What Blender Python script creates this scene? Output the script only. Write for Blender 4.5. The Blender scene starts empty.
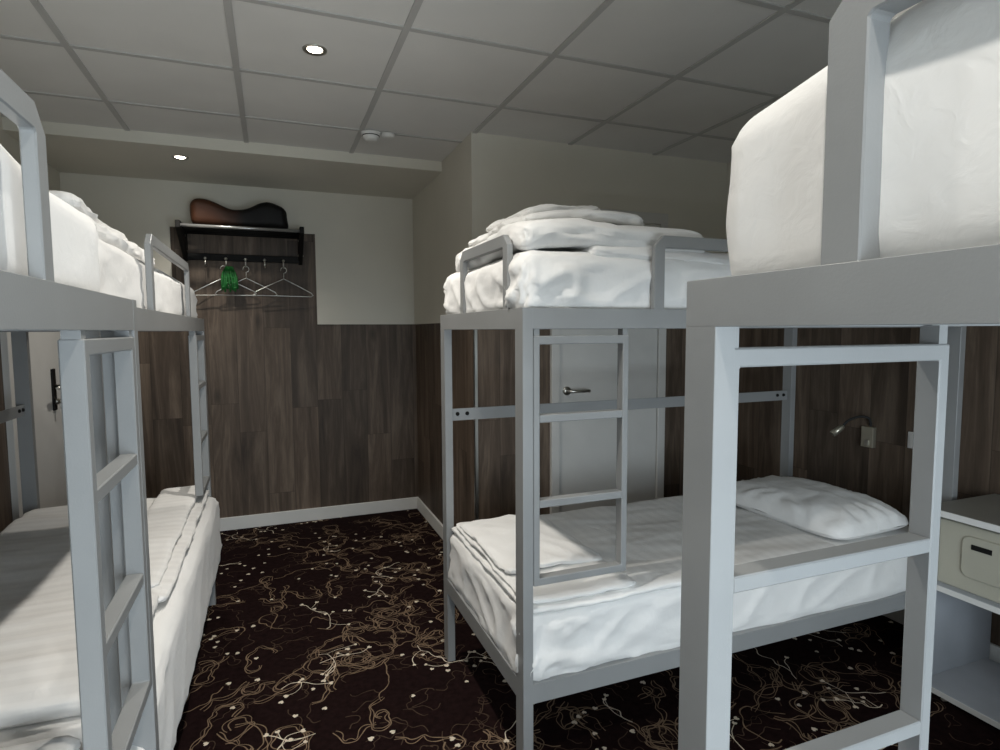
import bpy, bmesh, math, random
from mathutils import Vector, Matrix, noise
S = bpy.context.scene
COL = S.collection
random.seed(11)

# ------------------------------------------------------------------ materials
def new_mat(name):
    m = bpy.data.materials.new(name); m.use_nodes = True
    nt = m.node_tree; nt.nodes.clear()
    out = nt.nodes.new('ShaderNodeOutputMaterial')
    b = nt.nodes.new('ShaderNodeBsdfPrincipled')
    nt.links.new(b.outputs[0], out.inputs[0])
    return m, nt, b

def N(nt, typ, **kw):
    n = nt.nodes.new(typ)
    for k, v in kw.items():
        if k in ('operation', 'blend_type', 'data_type', 'noise_dimensions', 'feature', 'wave_type', 'bands_direction'):
            setattr(n, k, v)
        else:
            n.inputs[k].default_value = v
    return n

def simple(name, col, rough=.5, metal=0., var=.06, scale=6., bump=0., bscale=200., spec=.5):
    m, nt, b = new_mat(name)
    tc = nt.nodes.new('ShaderNodeTexCoord')
    nz = N(nt, 'ShaderNodeTexNoise', Scale=scale, Detail=4.)
    nt.links.new(tc.outputs['Object'], nz.inputs['Vector'])
    r = nt.nodes.new('ShaderNodeValToRGB')
    r.color_ramp.elements[0].position = .3; r.color_ramp.elements[1].position = .7
    r.color_ramp.elements[0].color = (*[c*(1-var) for c in col], 1)
    r.color_ramp.elements[1].color = (*[min(1, c*(1+var)) for c in col], 1)
    nt.links.new(nz.outputs['Fac'], r.inputs[0])
    nt.links.new(r.outputs[0], b.inputs['Base Color'])
    b.inputs['Roughness'].default_value = rough
    b.inputs['Metallic'].default_value = metal
    b.inputs['Specular IOR Level'].default_value = spec
    if bump:
        n2 = N(nt, 'ShaderNodeTexNoise', Scale=bscale, Detail=3.)
        nt.links.new(tc.outputs['Object'], n2.inputs['Vector'])
        bp = N(nt, 'ShaderNodeBump', Strength=bump, Distance=.002)
        nt.links.new(n2.outputs['Fac'], bp.inputs['Height'])
        nt.links.new(bp.outputs[0], b.inputs['Normal'])
    return m

def wood_mat(name):
    m, nt, b = new_mat(name)
    L = nt.links.new
    tc = nt.nodes.new('ShaderNodeTexCoord')
    sp = nt.nodes.new('ShaderNodeSeparateXYZ'); L(tc.outputs['Object'], sp.inputs[0])
    u = N(nt, 'ShaderNodeMath', operation='ADD'); L(sp.outputs[0], u.inputs[0]); L(sp.outputs[1], u.inputs[1])
    d = N(nt, 'ShaderNodeMath', operation='DIVIDE'); L(u.outputs[0], d.inputs[0]); d.inputs[1].default_value = .19
    fl = N(nt, 'ShaderNodeMath', operation='FLOOR'); L(d.outputs[0], fl.inputs[0])
    fr = N(nt, 'ShaderNodeMath', operation='FRACT'); L(d.outputs[0], fr.inputs[0])
    wn = nt.nodes.new('ShaderNodeTexWhiteNoise'); wn.noise_dimensions = '1D'; L(fl.outputs[0], wn.inputs['W'])
    # board joints along z, offset per column
    off = N(nt, 'ShaderNodeMath', operation='MULTIPLY_ADD'); L(wn.outputs['Value'], off.inputs[0]); off.inputs[1].default_value = 1.3
    L(sp.outputs[2], off.inputs[2])
    dz = N(nt, 'ShaderNodeMath', operation='DIVIDE'); L(off.outputs[0], dz.inputs[0]); dz.inputs[1].default_value = 1.28
    flz = N(nt, 'ShaderNodeMath', operation='FLOOR'); L(dz.outputs[0], flz.inputs[0])
    frz = N(nt, 'ShaderNodeMath', operation='FRACT'); L(dz.outputs[0], frz.inputs[0])
    idc = nt.nodes.new('ShaderNodeCombineXYZ'); L(fl.outputs[0], idc.inputs[0]); L(flz.outputs[0], idc.inputs[1])
    wn2 = nt.nodes.new('ShaderNodeTexWhiteNoise'); wn2.noise_dimensions = '3D'; L(idc.outputs[0], wn2.inputs['Vector'])
    # grain coordinates
    uo = N(nt, 'ShaderNodeMath', operation='MULTIPLY_ADD'); L(wn2.outputs['Value'], uo.inputs[0]); uo.inputs[1].default_value = 37.; L(u.outputs[0], uo.inputs[2])
    cv = nt.nodes.new('ShaderNodeCombineXYZ'); L(uo.outputs[0], cv.inputs[0]); L(sp.outputs[2], cv.inputs[2])
    mp = nt.nodes.new('ShaderNodeMapping'); L(cv.outputs[0], mp.inputs[0]); mp.inputs['Scale'].default_value = (1, 1, .09)
    n1 = N(nt, 'ShaderNodeTexNoise', Scale=10., Detail=6., Roughness=.62, Distortion=.9); L(mp.outputs[0], n1.inputs['Vector'])
    n2 = N(nt, 'ShaderNodeTexNoise', Scale=70., Detail=3., Roughness=.6); L(mp.outputs[0], n2.inputs['Vector'])
    mp3 = nt.nodes.new('ShaderNodeMapping'); L(cv.outputs[0], mp3.inputs[0]); mp3.inputs['Scale'].default_value = (1, 1, .4)
    vo = nt.nodes.new('ShaderNodeTexVoronoi'); vo.inputs['Scale'].default_value = 4.2; L(mp3.outputs[0], vo.inputs['Vector'])
    kn = nt.nodes.new('ShaderNodeMapRange'); kn.inputs['From Min'].default_value = .02; kn.inputs['From Max'].default_value = .13
    kn.inputs['To Min'].default_value = .45; kn.inputs['To Max'].default_value = 1.; L(vo.outputs['Distance'], kn.inputs[0])
    r = nt.nodes.new('ShaderNodeValToRGB'); L(n1.outputs['Fac'], r.inputs[0])
    e = r.color_ramp.elements
    e[0].position = .28; e[0].color = (.044, .030, .021, 1)
    e[1].position = .72; e[1].color = (.200, .151, .112, 1)
    x = e.new(.5); x.color = (.098, .070, .050, 1)
    m1 = N(nt, 'ShaderNodeMapRange'); L(n2.outputs['Fac'], m1.inputs[0])
    m1.inputs['From Min'].default_value = .3; m1.inputs['From Max'].default_value = .7
    m1.inputs['To Min'].default_value = .86; m1.inputs['To Max'].default_value = 1.14
    mv = N(nt, 'ShaderNodeMapRange'); L(wn2.outputs['Value'], mv.inputs[0]); mv.inputs['To Min'].default_value = .72; mv.inputs['To Max'].default_value = 1.3
    # seams
    def seam(f, w):
        a = N(nt, 'ShaderNodeMath', operation='SUBTRACT'); L(f, a.inputs[0]); a.inputs[1].default_value = .5
        ab = N(nt, 'ShaderNodeMath', operation='ABSOLUTE'); L(a.outputs[0], ab.inputs[0])
        g = N(nt, 'ShaderNodeMath', operation='GREATER_THAN'); L(ab.outputs[0], g.inputs[0]); g.inputs[1].default_value = .5 - w
        return g.outputs[0]
    s1 = seam(fr.outputs[0], .010); s2 = seam(frz.outputs[0], .0012)
    sm = N(nt, 'ShaderNodeMath', operation='MAXIMUM'); L(s1, sm.inputs[0]); L(s2, sm.inputs[1])
    sf = N(nt, 'ShaderNodeMapRange'); L(sm.outputs[0], sf.inputs[0]); sf.inputs['To Min'].default_value = 1.; sf.inputs['To Max'].default_value = .6
    prod = m1.outputs[0]
    for o in (mv.outputs[0], kn.outputs[0], sf.outputs[0]):
        q = N(nt, 'ShaderNodeMath', operation='MULTIPLY'); L(prod, q.inputs[0]); L(o, q.inputs[1]); prod = q.outputs[0]
    vm = nt.nodes.new('ShaderNodeVectorMath'); vm.operation = 'SCALE'; L(r.outputs[0], vm.inputs[0]); L(prod, vm.inputs['Scale'])
    L(vm.outputs[0], b.inputs['Base Color'])
    b.inputs['Roughness'].default_value = .55; b.inputs['Specular IOR Level'].default_value = .35
    bp = N(nt, 'ShaderNodeBump', Strength=.25, Distance=.002); L(prod, bp.inputs['Height']); L(bp.outputs[0], b.inputs['Normal'])
    return m

def fabric(name, col, stripe=0., axis=0, bump=.25, rough=.85):
    m, nt, b = new_mat(name); L = nt.links.new
    tc = nt.nodes.new('ShaderNodeTexCoord')
    nz = N(nt, 'ShaderNodeTexNoise', Scale=9., Detail=5., Roughness=.6); L(tc.outputs['Object'], nz.inputs['Vector'])
    r = nt.nodes.new('ShaderNodeMapRange'); L(nz.outputs['Fac'], r.inputs[0]); r.inputs['To Min'].default_value = .95; r.inputs['To Max'].default_value = 1.04
    fac = r.outputs[0]
    if stripe:
        sp = nt.nodes.new('ShaderNodeSeparateXYZ'); L(tc.outputs['Object'], sp.inputs[0])
        a = N(nt, 'ShaderNodeMath', operation='MULTIPLY'); L(sp.outputs[axis], a.inputs[0]); a.inputs[1].default_value = 2*math.pi/.055
        s = N(nt, 'ShaderNodeMath', operation='SINE'); L(a.outputs[0], s.inputs[0])
        k = N(nt, 'ShaderNodeMapRange'); L(s.outputs[0], k.inputs[0]); k.inputs['From Min'].default_value = -.3; k.inputs['From Max'].default_value = .3
        k.inputs['To Min'].default_value = 1 - stripe; k.inputs['To Max'].default_value = 1.
        q = N(nt, 'ShaderNodeMath', operation='MULTIPLY'); L(fac, q.inputs[0]); L(k.outputs[0], q.inputs[1]); fac = q.outputs[0]
    vm = nt.nodes.new('ShaderNodeVectorMath'); vm.operation = 'SCALE'; vm.inputs[0].default_value = col; L(fac, vm.inputs['Scale'])
    L(vm.outputs[0], b.inputs['Base Color'])
    b.inputs['Roughness'].default_value = rough; b.inputs['Specular IOR Level'].default_value = .2
    b.inputs['Sheen Weight'].default_value = .1
    n2 = N(nt, 'ShaderNodeTexNoise', Scale=26., Detail=4., Distortion=.8); L(tc.outputs['Object'], n2.inputs['Vector'])
    bp = N(nt, 'ShaderNodeBump', Strength=bump, Distance=.006); L(n2.outputs['Fac'], bp.inputs['Height']); L(bp.outputs[0], b.inputs['Normal'])
    return m

def emit(name, col, st):
    m, nt, b = new_mat(name)
    b.inputs['Base Color'].default_value = (.9, .9, .9, 1)
    b.inputs['Emission Color'].default_value = (*col, 1); b.inputs['Emission Strength'].default_value = st
    return m

def bag_mat():
    m, nt, b = new_mat('bag_leather'); L = nt.links.new
    tc = nt.nodes.new('ShaderNodeTexCoord'); sp = nt.nodes.new('ShaderNodeSeparateXYZ'); L(tc.outputs['Object'], sp.inputs[0])
    nz = N(nt, 'ShaderNodeTexNoise', Scale=7., Detail=4.); L(tc.outputs['Object'], nz.inputs['Vector'])
    a = N(nt, 'ShaderNodeMath', operation='MULTIPLY_ADD'); L(nz.outputs['Fac'], a.inputs[0]); a.inputs[1].default_value = .16; L(sp.outputs[0], a.inputs[2])
    k = N(nt, 'ShaderNodeMapRange'); L(a.outputs[0], k.inputs[0]); k.inputs['From Min'].default_value = -.12; k.inputs['From Max'].default_value = .10
    mx = nt.nodes.new('ShaderNodeMix'); mx.data_type = 'RGBA'; L(k.outputs[0], mx.inputs[0])
    mx.inputs[6].default_value = (.056, .020, .0085, 1); mx.inputs[7].default_value = (.003, .0025, .0025, 1)
    L(mx.outputs[2], b.inputs['Base Color']); b.inputs['Roughness'].default_value = .6; b.inputs['Specular IOR Level'].default_value = .3
    return m

M = dict(
    frame=simple('painted_steel_grey', (.272, .277, .276), .30, 0, .05, 5, .08, 300),
    sheet=fabric('white_cotton', (.80, .79, .77)),
    duvet=fabric('white_striped_cotton', (.79, .775, .75), .05, 1),
    duvetx=fabric('white_striped_cotton_across', (.79, .775, .75), .05, 0),
    pillow=fabric('pillow_cotton', (.80, .79, .77)),
    wood=wood_mat('grey_brown_wood_panel'),
    wall=simple('warm_white_paint', (.70, .67, .585), .9, 0, .025, 3, .12, 90, .2),
    tile=simple('ceiling_tile', (.76, .745, .715), .95, 0, .03, 3, .15, 250, .1),
    tbar=simple('ceiling_grid_bar', (.50, .49, .47), .6, 0, .03),
    white=simple('white_paint', (.74, .73, .70), .5, 0, .03),
    door=simple('door_paint', (.62, .61, .58), .5, 0, .03),
    carpet=simple('dark_carpet', (.0120, .0058, .0056), 1., 0, .35, 40, .6, 400, .05),
    tan=simple('carpet_tan_yarn', (.21, .145, .095), 1., 0, .25, 30, .4, 400, .05),
    dim=simple('carpet_brown_yarn', (.068, .044, .031), 1., 0, .3, 30, .4, 400, .05),
    cream=simple('carpet_cream_yarn', (.68, .59, .47), 1., 0, .12, 30, .4, 400, .05),
    chrome=simple('brushed_steel', (.55, .54, .50), .3, 1., .05),
    brass=simple('warm_steel', (.50, .47, .38), .35, .8, .05),
    black=simple('black_metal', (.007, .0065, .006), .6, 0, .1, spec=.2),
    rubber=simple('black_rubber', (.01, .01, .01), .6, 0, .1),
    tube=simple('grey_tube', (.42, .42, .41), .3, .7, .05),
    green=simple('green_plastic', (.010, .135, .022), .5, 0, .25, 30),
    plastic=simple('white_plastic', (.75, .74, .71), .4, 0, .02),
    safe=simple('cream_metal', (.44, .42, .34), .5, 0, .03, 4),
    top=simple('grey_laminate', (.25, .24, .21), .5, 0, .04),
    shelf=simple('blue_grey_laminate', (.40, .42, .45), .5, 0, .05, 8),
    lamp=emit('lamp_glow', (1, .90, .74), 14.),
    glass=simple('window_frame_white', (.8, .8, .8), .4),
    bag=bag_mat(),
)

# ------------------------------------------------------------------ mesh builder
class MB:
    def __init__(s, mats):
        s.bm = bmesh.new(); s.mats = mats; s.cur = 0
    def m(s, name): s.cur = s.mats.index(name); return s
    def _add(s, tmp):
        vm = {}
        for v in tmp.verts: vm[v] = s.bm.verts.new(v.co)
        for f in tmp.faces:
            try:
                g = s.bm.faces.new([vm[v] for v in f.verts]); g.material_index = s.cur; g.smooth = f.smooth
            except ValueError: pass
        tmp.free(); return s
    def box(s, lo, hi, bev=0., seg=2):
        t = bmesh.new(); bmesh.ops.create_cube(t, size=1)
        for v in t.verts: v.co = Vector([lo[i] + (hi[i]-lo[i])*(v.co[i]+.5) for i in range(3)])
        if bev: bmesh.ops.bevel(t, geom=t.edges[:], offset=bev, segments=seg, affect='EDGES', profile=.5)
        return s._add(t)
    def prism(s, poly, axis, a, b, holes=None, bev=0.):
        """poly: 2D points in the two other axes (in order), extruded on axis from a to b; hole: one inner loop with the same number of points"""
        t = bmesh.new()
        def P(p, h):
            c = [0, 0, 0]; o = [i for i in range(3) if i != axis]
            c[o[0]], c[o[1]], c[axis] = p[0], p[1], h; return Vector(c)
        n = len(poly)
        A = [t.verts.new(P(p, a)) for p in poly]; B = [t.verts.new(P(p, b)) for p in poly]
        for i in range(n): t.faces.new([A[i], A[(i+1) % n], B[(i+1) % n], B[i]])
        if holes is None:
            t.faces.new(A); t.faces.new(B)
        else:
            C = [t.verts.new(P(p, a)) for p in holes]; D = [t.verts.new(P(p, b)) for p in holes]
            for i in range(n):
                j = (i+1) % n
                t.faces.new([C[i], C[j], D[j], D[i]]); t.faces.new([A[i], A[j], C[j], C[i]]); t.faces.new([B[i], B[j], D[j], D[i]])
        bmesh.ops.recalc_face_normals(t, faces=t.faces[:])
        if bev:
            es = [e for e in t.edges if e.calc_face_angle(0) > .3]
            bmesh.ops.bevel(t, geom=es, offset=bev, segments=1, affect='EDGES')
        return s._add(t)
    def tube(s, pts, r, n=10, cap=True, closed=False):
        t = bmesh.new(); pts = [Vector(p) for p in pts]; rings = []; k = len(pts)
        rr = r if isinstance(r, (list, tuple)) else [r]*k
        up = None
        for i, p in enumerate(pts):
            a = pts[(i-1) % k] if (closed or i > 0) else p; c = pts[(i+1) % k] if (closed or i < k-1) else p
            d = (c-a).normalized()
            if up is None:
                up = Vector((0, 0, 1)) if abs(d.z) < .9 else Vector((1, 0, 0))
            x = d.cross(up)
            if x.length < 1e-4: x = d.cross(Vector((0, 1, 0)))
            x.normalize(); y = x.cross(d).normalized(); up = y
            rings.append([t.verts.new(p + rr[i]*(math.cos(2*math.pi*j/n)*x + math.sin(2*math.pi*j/n)*y)) for j in range(n)])
        for i in range(k if closed else k-1):
            R, Q = rings[i], rings[(i+1) % k]
            for j in range(n):
                f = t.faces.new([R[j], R[(j+1) % n], Q[(j+1) % n], Q[j]]); f.smooth = True
        if cap and not closed:
            t.faces.new(rings[0]); t.faces.new(rings[-1])
        return s._add(t)
    def lathe(s, prof, c, axis=2, n=28, sx=1., sy=1.):
        t = bmesh.new(); rings = []
        for r, h in prof:
            ring = []
            for j in range(n):
                a = 2*math.pi*j/n; q = [0, 0, 0]; o = [i for i in range(3) if i != axis]
                q[o[0]] = r*math.cos(a)*sx; q[o[1]] = r*math.sin(a)*sy; q[axis] = h
                ring.append(t.verts.new(Vector(q)+Vector(c)))
            rings.append(ring)
        for R, Q in zip(rings, rings[1:]):
            for j in range(n):
                f = t.faces.new([R[j], R[(j+1) % n], Q[(j+1) % n], Q[j]]); f.smooth = True
        if prof[0][0] > 1e-5: t.faces.new(rings[0])
        if prof[-1][0] > 1e-5: t.faces.new(rings[-1])
        bmesh.ops.remove_doubles(t, verts=t.verts[:], dist=1e-6)
        return s._add(t)
    def soft(s, lo, hi, r, res=.03, disp=None):
        """rounded box on a fine grid; disp(p, n) moves each point"""
        lo = Vector(lo); hi = Vector(hi); t = bmesh.new(); ax = []
        r3 = [min(r, (hi[i]-lo[i])*.5*.999) for i in range(3)] if not isinstance(r, tuple) else list(r)
        for i in range(3):
            a, b, q = lo[i], hi[i], r3[i]
            L = [a + q*f for f in (0, .22, .48, .74, 1)]
            span = (b-q)-(a+q); n = max(1, int(round(span/res)))
            L += [a+q+span*k/n for k in range(1, n)] if span > 1e-4 else []
            L += [b - q*f for f in ((1, .74, .48, .22, 0) if span > 1e-4 else (.74, .48, .22, 0))]
            ax.append(L)
        V = {}
        n3 = [len(a) for a in ax]
        def vert(i, j, k):
            key = (i, j, k)
            if key in V: return V[key]
            p = Vector((ax[0][i], ax[1][j], ax[2][k]))
            q = Vector([min(max(p[a], lo[a]+r3[a]), hi[a]-r3[a]) for a in range(3)])
            d = p-q; e = Vector([d[a]/r3[a] for a in range(3)])
            if e.length > 1e-6: e.normalize()
            p = q + Vector([e[a]*r3[a] for a in range(3)])
            if disp: p = disp(p, e)
            V[key] = t.verts.new(p); return V[key]
        for a in range(3):
            o = [i for i in range(3) if i != a]
            for end in (0, n3[a]-1):
                for i in range(n3[o[0]]-1):
                    for j in range(n3[o[1]]-1):
                        def K(x, y):
                            c = [0, 0, 0]; c[a] = end; c[o[0]] = x; c[o[1]] = y; return vert(*c)
                        try:
                            f = t.faces.new([K(i, j), K(i+1, j), K(i+1, j+1), K(i, j+1)]); f.smooth = True
                        except ValueError: pass
        bmesh.ops.recalc_face_normals(t, faces=t.faces[:])
        return s._add(t)
    def build(s, name, parent=None, fn=None, origin=None, smooth=False):
        if fn:
            for v in s.bm.verts: v.co = fn(v.co)
        if origin is not None:
            for v in s.bm.verts: v.co -= Vector(origin)
        bmesh.ops.recalc_face_normals(s.bm, faces=s.bm.faces[:])
        me = bpy.data.meshes.new(name); s.bm.to_mesh(me); s.bm.free()
        for k in s.mats: me.materials.append(M[k])
        o = bpy.data.objects.new(name, me); COL.objects.link(o)
        if smooth:
            for p in me.polygons: p.use_smooth = True
        if parent is not None: o.parent = parent
        elif origin is not None: o.location = origin
        return o

def tag(o, label, cat, group=None, kind=None):
    o['label'] = label; o['category'] = cat
    if group: o['group'] = group
    if kind: o['kind'] = kind
    return o
def empty(name, loc, label, cat, group=None):
    o = bpy.data.objects.new(name, None); COL.objects.link(o); o.location = loc; o.empty_display_size = .1
    return tag(o, label, cat, group)
def struct(o, parent=None):
    o['kind'] = 'structure'; return o
def copy_tree(o, parent=None):
    c = o.copy(); COL.objects.link(c)
    if parent is not None: c.parent = parent
    for ch in list(o.children): copy_tree(ch, c)
    return c

# ------------------------------------------------------------------ room
XL, XR, YF, YM, XB, YW, H = -1.30, 2.95, 4.81, 3.29, 1.11, -1.0, 2.63
WZ = 1.552     # top of the wood wainscot
SZ, SY = 2.565, 3.91   # lowered soffit

def carpet():
    b = MB(['carpet', 'dim', 'tan', 'cream'])
    b.m('carpet').box((XL-.1, YW-.1, -.05), (XR+.1, YF+.1, 0))
    rnd = random.Random(5)
    def inside(p): return XL+.01 < p.x < XR-.01 and YW+.02 < p.y < YF-.01
    def ribbon(pts, w, z):
        pts = [p for p in pts]
        prev = None; k = len(pts)
        L = []
        for i, p in enumerate(pts):
            a = pts[max(0, i-1)]; c = pts[min(k-1, i+1)]; d = (c-a)
            if d.length < 1e-6: d = Vector((1, 0))
            d.normalize(); nn = Vector((-d.y, d.x))
            ww = w*(.75+.5*noise.noise(Vector((p.x*14, p.y*14, 3.))))
            L.append((p+nn*ww*.5, p-nn*ww*.5))
        for (a, c), (e, g) in zip(L, L[1:]):
            if not (inside(a) and inside(g) and inside(c) and inside(e)): continue
            try:
                f = b.bm.faces.new([b.bm.verts.new((q.x, q.y, z)) for q in (a, c, g, e)]); f.material_index = b.cur
            except ValueError: pass
    def smooth(pts, n=5):
        out = []
        P = [pts[0]] + pts + [pts[-1]]
        for i in range(1, len(P)-2):
            for k in range(n):
                t = k/n; p0, p1, p2, p3 = P[i-1], P[i], P[i+1], P[i+2]
                out.append(.5*((2*p1)+(p2-p0)*t+(2*p0-5*p1+4*p2-p3)*t*t+(3*p1-p0-3*p2+p3)*t**3))
        out.append(pts[-1]); return out
    def walk(p, a, n, step, jit, curl=0.):
        pts = [p.copy()]
        for i in range(n):
            a += rnd.uniform(-jit, jit) + curl
            p = p + Vector((math.cos(a), math.sin(a)))*step*rnd.uniform(.6, 1.35); pts.append(p.copy())
        return pts, a
    def leaf(p, a, s):
        # small heart-shaped leaf
        sh = [(0, 0), (.5, .55), (1.0, .62), (1.22, .28), (.98, 0), (1.22, -.28), (1.0, -.62), (.5, -.55)]
        ca, sa = math.cos(a), math.sin(a)
        vs = []
        for x, y in sh:
            q = Vector((p.x+s*(x*ca-y*sa), p.y+s*(x*sa+y*ca)))
            if not inside(q): return
            vs.append(b.bm.verts.new((q.x, q.y, .0021)))
        f = b.bm.faces.new(vs); f.material_index = 3
    W, D = XR-XL, YF-YW
    area = W*D
    def rp(): return Vector((rnd.uniform(XL, XR), rnd.uniform(YW, YF)))
    # dim background scribble
    b.m('dim')
    for i in range(int(area*60)):
        pts, _ = walk(rp(), rnd.uniform(0, 6.28), rnd.randint(6, 13), .025, 1.3, rnd.uniform(-.4, .4))
        ribbon(smooth(pts, 4), .0046, .0008)
    # tan double-line squiggles, gathered in drifts
    b.m('tan')
    cnt = 0
    while cnt < area*38:
        p = rp()
        if noise.noise(Vector((p.x*1.5, p.y*1.5, 7.))) < -.12 + rnd.uniform(-.2, .2): continue
        cnt += 1
        pts, _ = walk(p, rnd.uniform(0, 6.28), rnd.randint(7, 16), .031, .95, rnd.choice((-1, 1))*rnd.uniform(.1, .55))
        c = smooth(pts, 6); g = rnd.uniform(.009, .016)
        ribbon(c, .0056, .0012)
        if rnd.random() < .7:
            off = []
            for i, q in enumerate(c):
                d = c[min(len(c)-1, i+1)]-c[max(0, i-1)]
                d.normalize(); off.append(q + Vector((-d.y, d.x))*g*(1+.5*math.sin(i*.35)))
            ribbon(off, .0048, .0013)
    # cream branches with leaves
    b.m('cream')
    for i in range(int(area*5.5)):
        p = rp(); a0 = rnd.uniform(0, 6.28)
        pts, a = walk(p, a0, rnd.randint(5, 10), .038, .95)
        ribbon(smooth(pts, 4), .0046, .0017)
        leaf(pts[-1], a, .0175)
        for q in pts[1:-1]:
            if rnd.random() < .42:
                sgn = rnd.choice((-1, 1)); bp, ba = walk(q, a0+sgn*rnd.uniform(.6, 1.3), rnd.randint(1, 3), .036, .65)
                ribbon(smooth(bp, 4), .0034, .0016)
                leaf(bp[-1], ba, rnd.uniform(.0125, .018))
    for i in range(int(area*30)):
        p = rp(); leaf(p, rnd.uniform(0, 6.28), rnd.uniform(.014, .020))
    # keep ribbon faces pointing up
    o_bm = b.bm
    for f in o_bm.faces:
        f.normal_update()
    me = bpy.data.meshes.new('floor')
    for f in o_bm.faces:
        if f.material_index > 0 and f.normal.z < 0: f.normal_flip()
    o_bm.to_mesh(me); o_bm.free()
    for k in b.mats: me.materials.append(M[k])
    o = bpy.data.objects.new('floor', me); COL.objects.link(o); return struct(o)
carpet()

def ceiling():
    b = MB(['tile', 'tbar', 'wall'])
    b.m('tile').box((XL-.1, YW-.1, H), (XR+.1, SY, H+.1))
    xs = [-1.332+.6125*k for k in range(8)]
    ys = [2.862+.6*k for k in range(-6, 2)]
    b.m('tbar')
    for x in xs:
        if XL < x < XR: b.box((x-.013, YW, H-.006), (x+.013, SY, H+.002))
    for y in ys:
        if YW < y < SY: b.box((XL, y-.012, H-.005), (XR, y+.012, H+.002))
    b.m('wall').box((XL, SY, SZ), (XB+.02, YF, H+.1))
    return struct(b.build('ceiling'))
ceiling()

# far wall: wood below and in a column behind the rack, plaster standing slightly proud elsewhere
b = MB(['wood', 'wall'])
b.m('wood').box((XL-.1, YF, 0), (XB+.1, YF+.12, H))
CX0, CX1, CZ = -.655, .332, 2.245
b.m('wall').box((CX1, YF-.014, WZ), (XB+.02, YF+.02, H))
b.box((XL, YF-.014, CZ), (CX1, YF+.02, H)); b.box((XL, YF-.014, WZ), (CX0, YF+.02, CZ))
struct(b.build('wall_far'))
b = MB(['wood', 'wall'])
b.m('wood').box((XL-.12, YW-.1, 0), (XL, YF+.1, WZ)); b.m('wall').box((XL-.12, YW-.1, WZ), (XL+.012, YF+.1, H+.02))
struct(b.build('wall_left'))
b = MB(['wood', 'wall'])
b.m('wood').box((XB, YM, 0), (XR+.1, YF+.1, WZ)); b.m('wall').box((XB-.012, YM-.012, WZ), (XR+.1, YF+.1, H+.02))
struct(b.build('wall_middle'))
b = MB(['wood', 'wall'])
b.m('wood').box((XR, YW-.1, 0), (XR+.12, YM+.05, WZ)); b.m('wall').box((XR-.012, YW-.1, WZ), (XR+.12, YM+.05, H+.02))
struct(b.build('wall_right'))
# wall with the window, behind the photographer
WX0, WX1, WZ0, WZ1 = -.10, 1.50, .45, 1.75
b = MB(['wall'])
b.box((XL-.1, YW-.15, 0), (WX0, YW, H+.02)); b.box((WX1, YW-.15, 0), (XR+.1, YW, H+.02))
b.box((WX0, YW-.15, 0), (WX1, YW, WZ0)); b.box((WX0, YW-.15, WZ1), (WX1, YW, H+.02))
struct(b.build('wall_rear'))
b = MB(['glass'])
fw = .05
b.box((WX0, YW-.11, WZ0), (WX0+fw, YW-.05, WZ1), .004); b.box((WX1-fw, YW-.11, WZ0), (WX1, YW-.05, WZ1), .004)
b.box((WX0, YW-.11, WZ0), (WX1, YW-.05, WZ0+fw), .004); b.box((WX0, YW-.11, WZ1-fw), (WX1, YW-.05, WZ1), .004)
b.box(((WX0+WX1)/2-.03, YW-.11, WZ0), ((WX0+WX1)/2+.03, YW-.05, WZ1), .004)
struct(b.build('window_1'))

for nm, lo, hi in (('baseboard_far', (XL, YF-.016, 0), (XB, YF, .098)),
                   ('baseboard_corner', (XB-.016, YM-.016, 0), (XB, YF-.016, .098)),
                   ('baseboard_middle', (XB-.016, YM-.016, 0), (1.60, YM, .098)),
                   ('baseboard_recess', (2.456, YM-.016, 0), (XR, YM, .098)),
                   ('baseboard_right', (XR-.016, YW, 0), (XR, YM-.016, .098)),
                   ('baseboard_left', (XL, YW, 0), (XL+.016, 3.75, .098))):
    struct(MB(['white']).box(lo, hi, .003).build(nm))
# metal angle on the outer corner of the wood panelling
b = MB(['chrome']); b.box((XB-.003, YM-.003, .1), (XB+.018, YM+.001, WZ), .0005); b.box((XB-.003, YM-.003, .1), (XB+.001, YM+.018, WZ), .0005)
struct(b.build('trim_1'))

# ---- door in the middle wall
def door_middle():
    f = MB(['door']); x0, x1, zt = 1.604, 2.452, 2.255
    f.box((x0, YM-.028, 0), (x0+.056, YM+.01, zt), .004); f.box((x1-.058, YM-.028, 0), (x1, YM+.01, zt), .004)
    f.box((x0+.05, YM-.028, zt-.07), (x1-.05, YM+.01, zt), .004)
    d = struct(f.build('door_1'))
    MB(['door']).box((x0+.060, YM-.014, .008), (x1-.062, YM+.01, zt-.074), .003).build('door_leaf', d)
    h = MB(['chrome'])
    c = Vector((1.712, YM-.014, 1.118))
    h.lathe([(.0, -.012), (.027, -.012), (.027, 0), (.0, 0)], c, axis=1)
    h.tube([c+Vector((0, -.008, 0)), c+Vector((0, -.050, 0)), c+Vector((.012, -.058, 0)), c+Vector((.135, -.058, 0))], .0105, 12)
    h.lathe([(.0, -.010), (.022, -.010), (.022, 0), (.0, 0)], c-Vector((0, 0, .10)), axis=1)
    h.build('door_handle', d)
door_middle()
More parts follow.
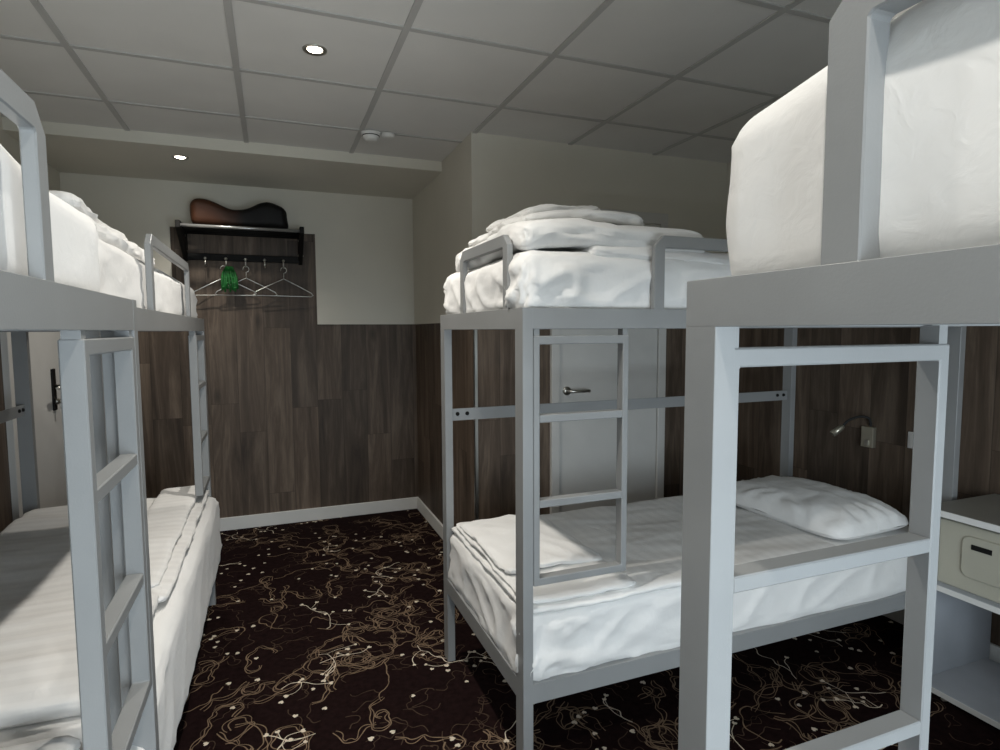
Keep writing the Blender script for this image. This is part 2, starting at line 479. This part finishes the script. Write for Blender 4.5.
# ---- door in the left wall
def door_left():
    f = MB(['white']); y0, y1, zt = 3.735, 4.66, 2.12
    f.box((XL-.01, y0, 0), (XL+.03, y0+.10, zt), .004); f.box((XL-.01, y1-.05, 0), (XL+.03, y1+.03, zt), .004)
    f.box((XL-.01, y0+.09, zt-.08), (XL+.03, y1-.04, zt), .004)
    d = struct(f.build('door_2'))
    MB(['white']).box((XL-.01, y0+.104, .008), (XL+.016, y1-.052, zt-.084), .003).build('door_leaf', d)
    x = XL+.016; yc = 4.40
    p = MB(['black']); p.box((x, yc-.028, 1.015), (x+.012, yc+.028, 1.275), .005)
    hp = p.build('lock_plate', d); hp['label'] = 'tall dark lock plate'
    h = MB(['chrome'])
    h.tube([(x+.010, yc, 1.165), (x+.055, yc, 1.165), (x+.062, yc-.012, 1.165), (x+.062, yc-.13, 1.160)], .0105, 12)
    h.lathe([(.0, 0), (.018, 0), (.018, .016), (.0, .016)], (x+.010, yc, 1.07), axis=0)
    h.build('door_handle', d)
    k = MB(['chrome']); k.lathe([(.0, -.003), (.014, -.003), (.014, .003), (.0, .003)], (x+.040, yc, 1.07), axis=1); k.box((x+.020, yc-.002, 1.066), (x+.04, yc+.002, 1.074))
    k.box((x+.035, yc-.014, 1.02), (x+.040, yc+.010, 1.058), .002)
    k.build('key', d)
door_left()

# ------------------------------------------------------------------ bunk beds
def make_bunk(fn, loc, label, L, W, ladder, side_guard, end_guard, ztop=(1.503, 1.567), zlow=(.322, .388), post=(.034, .060), gd=.020, gw=.040, gz=1.805):
    """bed coordinates: x from the foot end to the head, y from the ladder side to the other long side"""
    root = empty('bunk_bed', loc, label, 'bunk bed', 'grey steel bunk beds')
    px, py = post
    def P(mb, name, parent=root): return mb.build(name, parent, fn, loc)
    F = ['frame']
    for x in (0, L-px):
        for y in (0, W-py):
            P(MB(F).box((x, y, 0), (x+px, y+py, ztop[0]+.002), .0008, 1), 'post')
    for z0, z1, nm in ((*ztop, 'upper_rail'), (*zlow, 'lower_rail')):
        up = nm == 'upper_rail'
        for y in (0, W-.030):
            P(MB(F).box((px-.002, y+(.0004 if y == 0 else 0), z0), (L-px+.002, y+(.030 if y == 0 else .0296), z1-.0004), .0010, 1), nm)
        for x in (0, L-px):
            if up: P(MB(F).box((x, 0, z0), (x+px, W, z1), .0008, 1), nm)
            else: P(MB(F).box((x+(.0004 if x == 0 else .004), py-.002, z0), (x+(.030 if x == 0 else px-.0004), W-py+.002, z1-.0004), .0010, 1), nm)
    for z, nm in ((zlow[1]-.030, 'mattress_base'), (ztop[1]-.030, 'mattress_base')):
        mb = MB(F); mb.box((.030, .030, z-.012), (L-.030, W-.030, z), 0)
        for k in range(7):
            x = .2 + (L-.4)*k/6; mb.box((x-.025, .030, z-.03), (x+.025, W-.030, z-.010))
        P(mb, nm)
    # bar along the far long side
    bar = P(MB(F).box((px, W-.036, 1.098), (L-px, W-.030, 1.152), .001, 1), 'back_bar')
    for x in (px+.030, px+.075, L-px-.03, L-px-.075):
        P(MB(['black']).lathe([(.0, -.006), (.007, -.006), (.009, -.001), (.009, .002), (.0, .002)], (x, W-.037, 1.128), axis=1, n=12), 'bolt', bar)
    # ladder: welded rectangle of flat tube with rungs
    x0, x1, y0, y1, zb, zt, sw, rungs = ladder
    mb = MB(F)
    mb.prism([(x0, zb), (x1, zb), (x1, zt), (x0, zt)], 1, y0, y1, [(x0+sw, zb+.024), (x1-sw, zb+.024), (x1-sw, zt-.026), (x0+sw, zt-.026)], .0022)
    mb.box((x1-sw, y0+.004, zt-.001), (x1-.002, y1-.004, ztop[0]+.001)); mb.box((x0+.002, y0+.004, zt-.001), (x0+sw, y1-.004, ztop[0]+.001))
    lad = P(mb, 'ladder')
    for z in rungs:
        P(MB(F).box((x0+sw-.001, y0+.001, z-.024), (x1-sw+.001, y1-.001, z), .0022, 1), 'rung', lad)
    # guards: bent flat bar frames with mitred outer corners
    def guard(axis, a, b, lo, hi, nm, zt=gz, w=gw, ch=.034):
        po = [(a, ztop[1]-.002), (b, ztop[1]-.002), (b, zt-ch), (b-ch, zt), (a+ch, zt), (a, zt-ch)]
        ins = [(a+w, ztop[1]-.002), (b-w, ztop[1]-.002), (b-w, zt-w-.004), (b-w-.004, zt-w), (a+w+.004, zt-w), (a+w, zt-w-.004)]
        P(MB(F).prism(po, axis, lo, hi, ins, .002), nm)
    if side_guard: guard(1, side_guard[0], side_guard[1], .001, .001+gd, 'side_guard')
    if end_guard: guard(0, end_guard[0], end_guard[1], .001, .001+gd, 'end_guard')
    return root

def mapper(ox, oy, ex, ey):
    ex = Vector(ex); ey = Vector(ey)
    def fn(p): return Vector((ox, oy, 0)) + ex*p.x + ey*p.y + Vector((0, 0, p.z))
    return fn
def ladder_std(): return (.036, .372, 0., .036, .703, 1.482, .021, (1.240, .974))
X, Y = Vector((1, 0, 0)), Vector((0, 1, 0))
# middle bunk: foot towards the aisle, ladder side facing the window
make_bunk(mapper(.697, 1.615, X, Y), (.697, 1.615, 0), 'grey steel bunk bed before the closed door, its whole ladder and foot posts in view', 2.045, .92, ladder_std(), (.468, 1.50), (.125, .625))
# near right bunk: ladder side turned away from the camera
make_bunk(mapper(.545, .682, X, -Y), (.545, .682, 0), 'grey steel bunk bed closest at right, seen through its large ladder opening', 2.10, .92, (.022, .474, .021, .0595, .62, 1.474, .022, (1.155, .840)), (.60, 1.58), (.214, .70), gd=.031, gw=.046, gz=1.850)
# far left bunk: foot at the far wall
make_bunk(mapper(-.338, 3.52, -Y, -X), (-.338, 3.52, 0), 'grey steel bunk bed along the left wall, the farther one beside the coat rack', 2.06, .833, ladder_std(), (.52, 1.43), (.14, .64), gd=.018, gw=.036)
# near left bunk
make_bunk(mapper(-.265, 1.440, -Y, -X), (-.265, 1.440, 0), 'grey steel bunk bed closest at left edge, cut off by the frame', 2.06, .86, (.036, .386, 0., .034, .741, 1.490, .026, (1.252, 1.000)), (.495, 1.52), (.14, .64), gd=.018, gw=.036, gz=1.788)

# ------------------------------------------------------------------ bedding
nz = noise.noise
def sm(a, b, x):
    t = min(1, max(0, (x-a)/(b-a))); return t*t*(3-2*t)
def ridge(v): return (1-abs(nz(v)))**3
def crease(v): return (1-min(1., abs(nz(v))*1.6))**4
def mattress_disp(lo, hi, side_amp=.010, seed=0., dome=.015, tilt=0., ty=None):
    lo = Vector(lo); hi = Vector(hi); c = (lo+hi)/2; h = (hi-lo)/2
    def f(p, n):
        q = p.copy(); s = Vector((seed, seed*1.7, seed*.3))
        u = (p.x-c.x)/h.x; v = (p.y-c.y)/h.y; w = (p.z-lo.z)/(hi.z-lo.z)
        if n.z > .3: q.z += dome*(1-u*u)*(1-v*v)
        if tilt: q.z += tilt*(1-sm(*(ty or (hi.y-.36, hi.y+.02)), p.y))*sm(0, 1, w)
        big = nz(p*3+s)*.008
        side = 1-abs(n.z)
        along = p.x*n.y*n.y + p.y*n.x*n.x
        # diagonal drag folds on the sides, stronger low down and near the corners
        r1 = crease(Vector((along*5.-w*1.5, w*.9+along, 2.))+s); r2 = crease(Vector((along*11.+w*1.9, w*.9, 5.))+s); r3 = crease(Vector((along*3.+w*2.4, along*1.2, 11.))+s)
        cor = min(1., (abs(u)*abs(v))**5*1.2); foot = math.exp(-abs(along-(lo.x if abs(n.y) > .5 else lo.y))/.25)
        a = side_amp*(.55+.5*cor+.5*foot)
        q += n*(big + side*a*(r1*.9+r2*.6*(.3+.7*foot)+r3*.5-.5)*(1.15-.5*w))
        # soft ripple on the top
        if n.z > .5: q.z += .004*nz(Vector((p.x*6, p.y*6, 1))+s) + .004*ridge(Vector((p.x*4+p.y*2, p.y*5-p.x, 8))+s)
        return q
    return f
def mattress(name_label, lo, hi, seed, r=.045, res=.028, amp=.010, group='mattresses in white fitted sheets', dome=.015, tilt=0., ty=None):
    mb = MB(['sheet']); mb.soft(lo, hi, r, res, mattress_disp(lo, hi, amp, seed, dome, tilt, ty))
    o = mb.build('mattress', None, None, ((lo[0]+hi[0])/2, (lo[1]+hi[1])/2, lo[2]))
    return tag(o, name_label, 'mattress', group)
mattress('white mattress on the upper bunk of the bed before the closed door', (.704, 1.640, 1.540), (2.70, 2.525, 1.742), 1., r=.055, amp=.022, res=.015)
mattress('white mattress on the lower bunk below the pillow and folded linen', (.704, 1.626, .362), (2.70, 2.49, .608), 4.3, r=.05, amp=.022, res=.015)
mattress('tall white mattress on the upper bunk at the top right corner', (.574, -.19, 1.540), (2.55, .662, 1.775), 7.7, r=.05, amp=.006, dome=.02, tilt=.055)
mattress('white mattress on the farther left upper bunk, nearest the coat rack', (-1.135, 1.505, 1.540), (-.368, 3.50, 1.735), 9.1, amp=.012)
mattress('white mattress on the nearer left upper bunk, behind the front guard rail', (-1.075, -.57, 1.540), (-.305, 1.395, 1.728), 2.2, amp=.005, tilt=.075, ty=(.70, 1.15))
mattress('white mattress on the farther left lower bunk, its edge bulging over the aisle', (-1.135, 1.49, .26), (-.300, 3.50, .615), 5.9, r=.05, amp=.012)
mattress('white mattress on the nearer left lower bunk, only its corner at the bottom edge', (-1.075, -.57, .362), (-.275, 1.455, .615), 8.4, r=.05, amp=.008)

def cloth_disp(lo, hi, seed, amp=.010, freq=6., lift=None, dir=(1., 0.)):
    lo = Vector(lo); hi = Vector(hi)
    def f(p, n):
        s = Vector((seed, seed*.6, 0)); q = p.copy()
        t = p.x*dir[0]+p.y*dir[1]; o = -p.x*dir[1]+p.y*dir[0]
        d = amp*nz(Vector((p.x*freq*.6, p.y*freq*.6, 0))+s) + amp*.7*(ridge(Vector((t*freq*1.5, o*freq*.45, 3))+s)-.4)
        al = p.x*n.y*n.y+p.y*n.x*n.x
        ed = amp*.8*nz(Vector((p.x*9, p.y*9, p.z*30))+s) + amp*(1-abs(n.z))*(crease(Vector((al*9+p.z*9, p.z*6, 4))+s)-.4)
        d += amp*1.1*nz(Vector((p.x*2.6, p.y*2.6, 6))+s)
        q.z += d
        q.x += n.x*ed; q.y += n.y*ed
        if lift: q.z += lift(p.x, p.y)
        return q
    return f
def duvet(name, label, cat, pieces, mat, group=None):
    mb = MB([mat])
    for lo, hi, seed, amp, freq, lift, dr in pieces:
        mb.soft(lo, hi, (.035, .035, (hi[2]-lo[2])*.499), .018, cloth_disp(lo, hi, seed, amp, freq, lift, dr))
    lo, hi = pieces[0][0], pieces[0][1]
    o = mb.build(name, None, None, ((lo[0]+hi[0])/2, (lo[1]+hi[1])/2, lo[2]))
    return tag(o, label, cat, group)
# upper middle: crumpled duvet thrown over the foot half
hump = lambda x, y: .088*sm(.70, .95, x)*(1-sm(1.05, 1.50, x)) - .03*(1-sm(1.64, 1.85, y))
flat = lambda x, y: -.030*(1-sm(1.62, 1.72, y))*sm(.95, 1.25, x)
DG = 'white duvets lying on the bunks'
duvet('duvet', 'crumpled white duvet heaped on the upper bunk before the closed door', 'duvet', [
    ((.95, 1.655, 1.722), (2.62, 2.46, 1.775), 3., .010, 5., flat, (.8, .5)),
    ((.722, 1.665, 1.742), (1.42, 2.42, 1.832), 6., .018, 5.5, lambda x, y: .35*hump(x, y), (.6, .8)),
    ((.775, 1.775, 1.822), (1.25, 2.38, 1.866), 8., .018, 6.5, lambda x, y: .55*hump(x, y), (.3, .9)),
    ((.82, 1.87, 1.858), (1.13, 2.30, 1.896), 13., .017, 7., lambda x, y: .60*hump(x, y), (.7, .6)),
], 'sheet', DG)
# lower middle: flat duvet on the bed and the folded pack at the foot
duvet('duvet', 'flat white striped duvet on the lower bunk leading to the pillow', 'duvet', [
    ((1.05, 1.632, .596), (2.105, 2.49, .630), 2., .007, 7., None, (.2, 1.)),
], 'duvetx', DG)
duvet('folded_duvet', 'folded white duvet on the lower bunk foot, behind the hanging ladder', 'duvet', [
    ((.718, 1.622, .598), (1.36, 2.49, .628), 21., .007, 7., None, (.9, .2)),
    ((.724, 1.64, .624), (1.14, 2.46, .646), 23., .008, 8., None, (.4, .9)),
    ((.735, 1.84, .642), (1.13, 2.42, .668), 25., .010, 8., lambda x, y: -.012*sm(.95, 1.13, x), (.9, .4)),
], 'sheet', 'folded duvets at the bunk foot')
# lower far left
duvet('duvet', 'rumpled white striped duvet on the left lower bunk, half in shade', 'duvet', [
    ((-1.12, 1.54, .605), (-.36, 3.42, .655), 31., .011, 5., lambda x, y: .03*sm(1.5, 1.7, y)*(1-sm(1.9, 2.4, y)), (0., 1.)),
], 'duvet', DG)
duvet('folded_duvet', 'folded white duvet beside the aisle at the foot of the left lower bunk', 'duvet', [
    ((-.58, 2.06, .640), (-.335, 3.46, .668), 41., .007, 7., None, (.2, 1.)),
    ((-.56, 2.12, .664), (-.375, 3.46, .690), 43., .008, 7., None, (.2, 1.)),
], 'duvet', 'folded duvets at the bunk foot')
duvet('duvet', 'white duvet on the nearer left lower bunk, at the bottom left corner', 'duvet', [
    ((-1.05, -.3, .605), (-.40, 1.43, .660), 51., .010, 5., None, (0., 1.)),
], 'duvet', DG)
# upper far left and near right
duvet('duvet', 'white duvet folded on the farther left upper bunk, peeping over the mattress', 'duvet', [
    ((-1.05, 1.72, 1.738), (-.41, 2.60, 1.80), 61., .014, 7., None, (.5, .8)),
    ((-1.02, 1.80, 1.79), (-.45, 2.40, 1.84), 63., .014, 7., None, (.5, .8)),
], 'sheet', DG)
duvet('duvet', 'white duvet on the top right upper bunk, its edge above the mattress', 'duvet', [
    ((.60, -.15, 1.822), (2.4, .47, 1.875), 71., .006, 5., lambda x, y: .02*(1-sm(.2, .5, y)), (0., 1.)),
], 'sheet', DG)

def pillow(lo, hi, rz, label):
    lo = Vector(lo); hi = Vector(hi); c = (lo+hi)/2; h = (hi-lo)/2
    mb = MB(['pillow'])
    t = bmesh.new(); n = 40; top = {}
    def P(i, j, sgn):
        u = -1+2*i/n; v = -1+2*j/n
        e = max(abs(u), abs(v))
        prof = max(0., (1-abs(u)**2.6)*(1-abs(v)**2.6))**.46
        inset = 1-.05*(1-abs(u)**2)*(abs(v)**6)-.13*(abs(u)*abs(v))**5; inset2 = 1-.06*(1-abs(v)**2)*(abs(u)**6)-.13*(abs(u)*abs(v))**5
        x = u*h.x*inset2; y = v*h.y*inset
        z = sgn*prof*h.z*(1.0 if sgn > 0 else .45)
        if sgn > 0:
            edge = sm(.45, .95, e)
            z += .010*(ridge(Vector((u*5, v*5, 2)))-.4)*prof*(.5+edge) + .006*nz(Vector((u*3, v*3, 9)))
            ang = math.atan2(v, u); z += .008*edge*prof*math.sin(ang*17+4*nz(Vector((u*2, v*2, 1))))
        return Vector((x, y, z))
    for sgn in (1, -1):
        g = {}
        for i in range(n+1):
            for j in range(n+1): g[i, j] = t.verts.new(P(i, j, sgn))
        for i in range(n):
            for j in range(n):
                f = t.faces.new([g[i, j], g[i+1, j], g[i+1, j+1], g[i, j+1]]); f.smooth = True
    bmesh.ops.remove_doubles(t, verts=t.verts[:], dist=1e-5)
    mb._add(t)
    o = mb.build('pillow'); o.location = c; o.rotation_euler = rz
    return tag(o, label, 'pillow')
pillow((2.09, 1.655, .550), (2.59, 2.40, .755), (0, -.02, .02), 'plump white pillow lying on the lower bunk under the reading lamp')

# ------------------------------------------------------------------ nightstand and safe
def nightstand():
    x0, x1, y0, y1 = 2.46, 2.925, 1.00, 1.575
    r = empty('nightstand', (x0, (y0+y1)/2, 0), 'grey open bedside shelf unit between the two right-hand bunks', 'nightstand')
    og = r.location.copy()
    P = lambda mb, nm: mb.build(nm, r, None, og)
    P(MB(['top']).box((x0, y0, .750), (x1, y1, .777), .002), 'top')
    P(MB(['white']).box((x0-.004, y0, .751), (x0-.0003, y1, .776), .0008), 'edge_band')['label'] = 'white edge band'
    P(MB(['shelf']).box((x0, y0+.018, .448), (x1-.02, y1-.018, .472), .002), 'shelf')
    P(MB(['shelf']).box((x0, y0+.018, .020), (x1-.02, y1-.018, .044), .002), 'shelf')
    P(MB(['white']).box((x0-.004, y0+.018, .449), (x0-.0003, y1-.018, .471), .0008), 'edge_band')
    P(MB(['white']).box((x0-.004, y0+.018, .021), (x0-.0003, y1-.018, .043), .0008), 'edge_band')
    for y in (y0, y1-.018):
        P(MB(['shelf']).box((x0+.012, y, .004), (x1, y+.018, .749), .002), 'side_panel')
    # safe standing on the middle shelf
    s = empty('safe', (x0+.03, 1.30, .472), 'small cream safe with a rounded door on the bedside shelf', 'safe')
    so = s.location.copy(); Q = lambda mb, nm: mb.build(nm, s, None, so)
    Q(MB(['safe']).box((x0+.035, y0+.022, .4725), (x1-.05, y1-.045, .735), .006), 'body')
    # rounded door panel
    cy, cz, hw, hh, rr = 1.305, .615, .135, .082, .03
    poly = []
    for sx, sy, a0 in ((1, 1, 0), (-1, 1, 90), (-1, -1, 180), (1, -1, 270)):
        for k in range(6):
            a = math.radians(a0+18*k); poly.append((cy+sx*(hw-rr)+rr*math.cos(a), cz+sy*(hh-rr)+rr*math.sin(a)))
    Q(MB(['safe']).prism(poly, 0, x0+.026, x0+.037, None, .003), 'door')
    Q(MB(['black']).box((x0+.023, 1.335, .648), (x0+.0275, 1.405, .668), .001), 'display')['label'] = 'black display slot'
    Q(MB(['black']).lathe([(.0, -.018), (.014, -.018), (.017, -.004), (.017, .0), (.0, .0)], (x0+.026, 1.23, .60), axis=0, n=20), 'knob')
nightstand()

# ------------------------------------------------------------------ reading lamp and wall switch
def reading_lamp():
    y, z = 2.175, .925
    r = empty('reading_lamp', (XR, y, z), 'steel wall reading lamp with black gooseneck above the pillow', 'lamp'); og = r.location.copy()
    P = lambda mb, nm: mb.build(nm, r, None, og)
    P(MB(['brass']).box((XR-.026, y-.034, z-.055), (XR-.001, y+.034, z+.055), .003), 'wall_plate')
    sw = MB(['chrome']); sw.box((XR-.032, y-.012, z-.045), (XR-.025, y+.012, z-.015), .002); P(sw, 'switch')
    pts = []
    C = [(XR-.015, y-.012, z+.060), (XR-.03, y-.012, z+.100), (XR-.06, y+.005, z+.110), (XR-.095, y+.02, z+.104), (XR-.13, y+.035, z+.086), (XR-.150, y+.045, z+.058)]
    C = [Vector(c) for c in C]; Pp = [C[0]]+C+[C[-1]]
    for i in range(1, len(Pp)-2):
        for k in range(6):
            t = k/6; a, b2, c2, d = Pp[i-1], Pp[i], Pp[i+1], Pp[i+2]
            pts.append(.5*((2*b2)+(c2-a)*t+(2*a-5*b2+4*c2-d)*t*t+(3*b2-a-3*c2+d)*t**3))
    pts.append(C[-1])
    P(MB(['rubber']).tube(pts, .0065, 10), 'gooseneck')
    e = C[-1]; d = Vector((-.036, .018, -.034))
    P(MB(['brass']).tube([e-d*.1, e+d*.15, e+d*.5, e+d*1.25], [.009, .013, .0155, .0175], 16), 'lamp_head')
reading_lamp()
def wall_switch():
    y, z = 1.93, .945
    r = empty('wall_switch', (XR, y, z), 'square white switch on the dark wood wall, right of the lamp', 'switch'); og = r.location.copy()
    MB(['plastic']).box((XR-.012, y-.041, z-.041), (XR-.001, y+.041, z+.041), .003).build('plate', r, None, og)
    MB(['plastic']).box((XR-.018, y-.028, z-.028), (XR-.011, y+.028, z+.028), .002).build('rocker', r, None, og)
wall_switch()

# ------------------------------------------------------------------ luggage rack with hooks
RY = YF-.003
def rack():
    x0, x1 = -.575, .235
    r = empty('luggage_rack', ((x0+x1)/2, RY, 2.0), 'black wall rack with hooks on the wood panel of the far wall', 'rack'); og = r.location.copy()
    P = lambda mb, nm, p=r: mb.build(nm, p, None, og)
    for x in (x0, x1-.03):
        mb = MB(['black'])
        # side bracket: flat plate frame reaching out from the wall
        mb.prism([(RY, 2.005), (RY, 2.238), (RY-.36, 2.238), (RY-.36, 2.190)], 0, x, x+.03,
                 None, .003)
        br = P(mb, 'bracket')
        for (yy, zz) in ((RY-.06, 2.07), (RY-.14, 2.17)):
            P(MB(['chrome']).lathe([(.0, -.004), (.008, -.004), (.008, .034), (.0, .034)], (x, yy, zz), axis=0, n=12), 'bolt', br)
    for k in range(5):
        y = RY-.345+.078*k
        P(MB(['tube' if k == 0 else 'black']).tube([(x0+.02, y, 2.208), (x1-.02, y, 2.208)], .011, 12), 'shelf_tube')
    P(MB(['black']).box((x0+.02, RY-.045, 2.015), (x1-.02, RY-.012, 2.062), .003), 'hook_bar')
    for i, x in enumerate(HX):
        h = MB(['chrome'])
        h.tube([(x, RY-.043, 2.025), (x, RY-.075, 2.015), (x, RY-.085, 1.988), (x, RY-.075, 1.970), (x, RY-.058, 1.975)], .0055, 8)
        h.lathe([(0, -.012), (.008, -.008), (.011, 0), (.008, .008), (0, .012)], (x, RY-.088, 2.024), axis=1, n=12)
        P(h, 'hook')
HX = [-.43, -.295, -.165, -.035, .095]
rack()

def hanger(x, tilt, label, y=RY-.066, z=1.977, mat='chrome'):
    r = empty('wire_hanger', (x, y, z), label, 'hanger', 'hangers on the coat hooks')
    mb = MB([mat])
    loop = [(.021*math.sin(a), 0, -.022+.021*math.cos(a)) for a in [math.radians(t) for t in range(-110, 181, 24)]]
    pts = loop + [(0, 0, -.060), (0, 0, -.085)]
    mb.tube(pts, .0028, 7)
    hk = mb.build('hook', r)
    mb = MB([mat])
    mb.tube([(0, 0, -.085), (-.10, 0, -.135), (-.195, 0, -.185), (-.21, 0, -.203), (-.195, 0, -.213), (0, 0, -.213), (.195, 0, -.213), (.21, 0, -.203), (.195, 0, -.185), (.10, 0, -.135)], .0036, 7, closed=True)
    mb.build('bar', r)
    r.rotation_euler = (0, tilt, math.radians(4))
    return r
hanger(HX[2], .0, 'pale wire hanger on the middle coat hook')
hanger(HX[4], .01, 'pale wire hanger on the coat hook farthest right', y=RY-.070)
hanger(HX[1]-.02, -.02, 'pale wire hanger beside the green net on the second coat hook', y=RY-.060)
# green net hanging over the second hook
def green_net():
    x = HX[1]+.02
    mb = MB(['green'])
    for k in range(9):
        ox = -.055+.0135*k; ph = k*1.3
        pts = [(x+ox*.35, RY-.083, 1.970), (x+ox*.8+.004*math.sin(ph), RY-.089-.006*math.cos(ph), 1.92), (x+ox+.006*math.sin(ph+1), RY-.090+.006*math.sin(ph), 1.865), (x+ox+.004*math.sin(ph+2), RY-.092, 1.795+.012*math.sin(ph*2))]
        mb.tube(pts, [.004, .007, .0085, .006], 7)
    for z in (1.82, 1.855, 1.89):
        mb.tube([(x-.055+.0135*k, RY-.090+.006*math.sin(k*2+z*40), z+.006*math.sin(k*1.7)) for k in range(9)], .006, 6)
    o = mb.build('green_net', None, None, (x, RY-.085, 1.79))
    tag(o, 'small bright green net bag hanging from a coat hook', 'net bag')
green_net()

def bag():
    mb = MB(['bag'])
    lo, hi = (-.395, -.15, 0), (.365, .13, .19)
    def f(p, n):
        q = p.copy(); u = (p.x+.015)/.35
        top = sm(0, .15, p.z/.19)
        z = .145+.020*(1-sm(-1, -.55, u)) if False else 0
        prof = .150 + .036*(sm(-1.15, -.75, u) and 1)*math.exp(-((u+.85)/.45)**2) - .030*math.exp(-((u+.10)/.38)**2) + .045*math.exp(-((u-.62)/.34)**2)
        q.z = p.z/.19*prof*.96
        q.x = p.x*.83+.004 - .02*(p.z/.19)*(1 if u > .6 else 0)
        q += n*.006*nz(p*9)
        return q
    mb.soft(lo, hi, .055, .025, f)
    o = mb.build('bag'); o.location = (-.168, RY-.185, 2.2215)
    tag(o, 'brown and black soft bag lying on top of the wall rack', 'bag')
bag()

# ------------------------------------------------------------------ ceiling fittings
def downlight(x, y, z, label, energy, group='recessed ceiling downlights'):
    r = empty('downlight', (x, y, z), label, 'downlight', group)
    mb = MB(['chrome']); mb.lathe([(.030, .0), (.034, -.004), (.044, -.006), (.048, -.003), (.048, .0)], (0, 0, 0), n=36); mb.build('trim_ring', r)
    mb = MB(['lamp']); mb.lathe([(.0, -.006), (.022, -.005), (.030, -.001), (.030, .0), (.0, .0)], (0, 0, 0), n=28); mb.build('bulb', r)
    l = bpy.data.lights.new('downlight_beam', 'SPOT'); l.energy = energy; l.color = (1, .955, .88); l.spot_size = math.radians(128); l.spot_blend = 1.; l.shadow_soft_size = .022
    lo = bpy.data.objects.new('downlight_beam', l); COL.objects.link(lo); lo.parent = r; lo.location = (0, 0, -.02)
    return r
E1, E2, E3, E4 = 60., 32., 34., 42.
downlight(.197, 2.56, H, 'lit round downlight in the tiled ceiling, the larger and nearer one', E1)
downlight(-.49, 4.14, SZ, 'lit round downlight in the lowered soffit above the coat rack', E2)
downlight(.20, .16, H, 'lit round downlight in the tiled ceiling above the photographer, out of frame', E3)
downlight(.20, 1.36, H, 'lit round downlight in the tiled ceiling between the bunks, just above the frame', E4)
def smoke():
    r = empty('smoke_detector', (.56, 3.47, H), 'white smoke detector on the ceiling beside the soffit edge', 'smoke detector')
    z0 = -.006
    MB(['plastic']).lathe([(.0, z0), (.055, z0), (.055, z0-.012), (.048, z0-.016), (.046, z0-.030), (.036, z0-.044), (.0, z0-.048)], (0, 0, 0), n=36).build('body', r)
    MB(['plastic']).lathe([(.0, z0), (.038, z0), (.038, z0-.014), (.030, z0-.022), (.0, z0-.024)], (.095, -.01, 0), n=28).build('side_module', r)
    MB(['black']).lathe([(.047, z0-.0175), (.0490, z0-.018), (.0490, z0-.022), (.047, z0-.0225)], (0, 0, 0), n=36).build('vent_slot', r)
smoke()

# ------------------------------------------------------------------ light
w = bpy.data.worlds.new('World'); S.world = w; w.use_nodes = True
bg = w.node_tree.nodes['Background']; bg.inputs[0].default_value = (.62, .78, 1., 1); bg.inputs[1].default_value = .3
l = bpy.data.lights.new('window_daylight', 'AREA'); l.shape = 'RECTANGLE'; l.size = WX1-WX0-.1; l.size_y = WZ1-WZ0-.1; l.energy = 56.; l.color = (.80, .915, 1.)
lo = bpy.data.objects.new('window_daylight', l); COL.objects.link(lo); lo.location = ((WX0+WX1)/2, YW-.16, (WZ0+WZ1)/2); lo.rotation_euler = (math.radians(90), 0, 0)

# ------------------------------------------------------------------ camera
def camera():
    f, yaw, pitch, roll = 587.7, 21.12, -4.363, -.295
    y, p, r = map(math.radians, (yaw, pitch, roll))
    fw = Vector((math.sin(y)*math.cos(p), math.cos(y)*math.cos(p), math.sin(p))); rt = Vector((math.cos(y), -math.sin(y), 0)); up = rt.cross(fw)
    rt2 = math.cos(r)*rt+math.sin(r)*up; up2 = -math.sin(r)*rt+math.cos(r)*up
    cd = bpy.data.cameras.new('camera'); cd.sensor_width = 36; cd.lens = f/1000*36; cd.clip_start = .02
    c = bpy.data.objects.new('camera', cd); COL.objects.link(c)
    m = Matrix((rt2, up2, -fw)).transposed().to_4x4(); m.translation = (0, 0, 1.5); c.matrix_world = m
    S.camera = c
camera()
S.view_settings.view_transform = 'Standard'; S.view_settings.look = 'None'; S.view_settings.gamma = 1; S.view_settings.use_curve_mapping = False
S.view_settings.exposure = .34
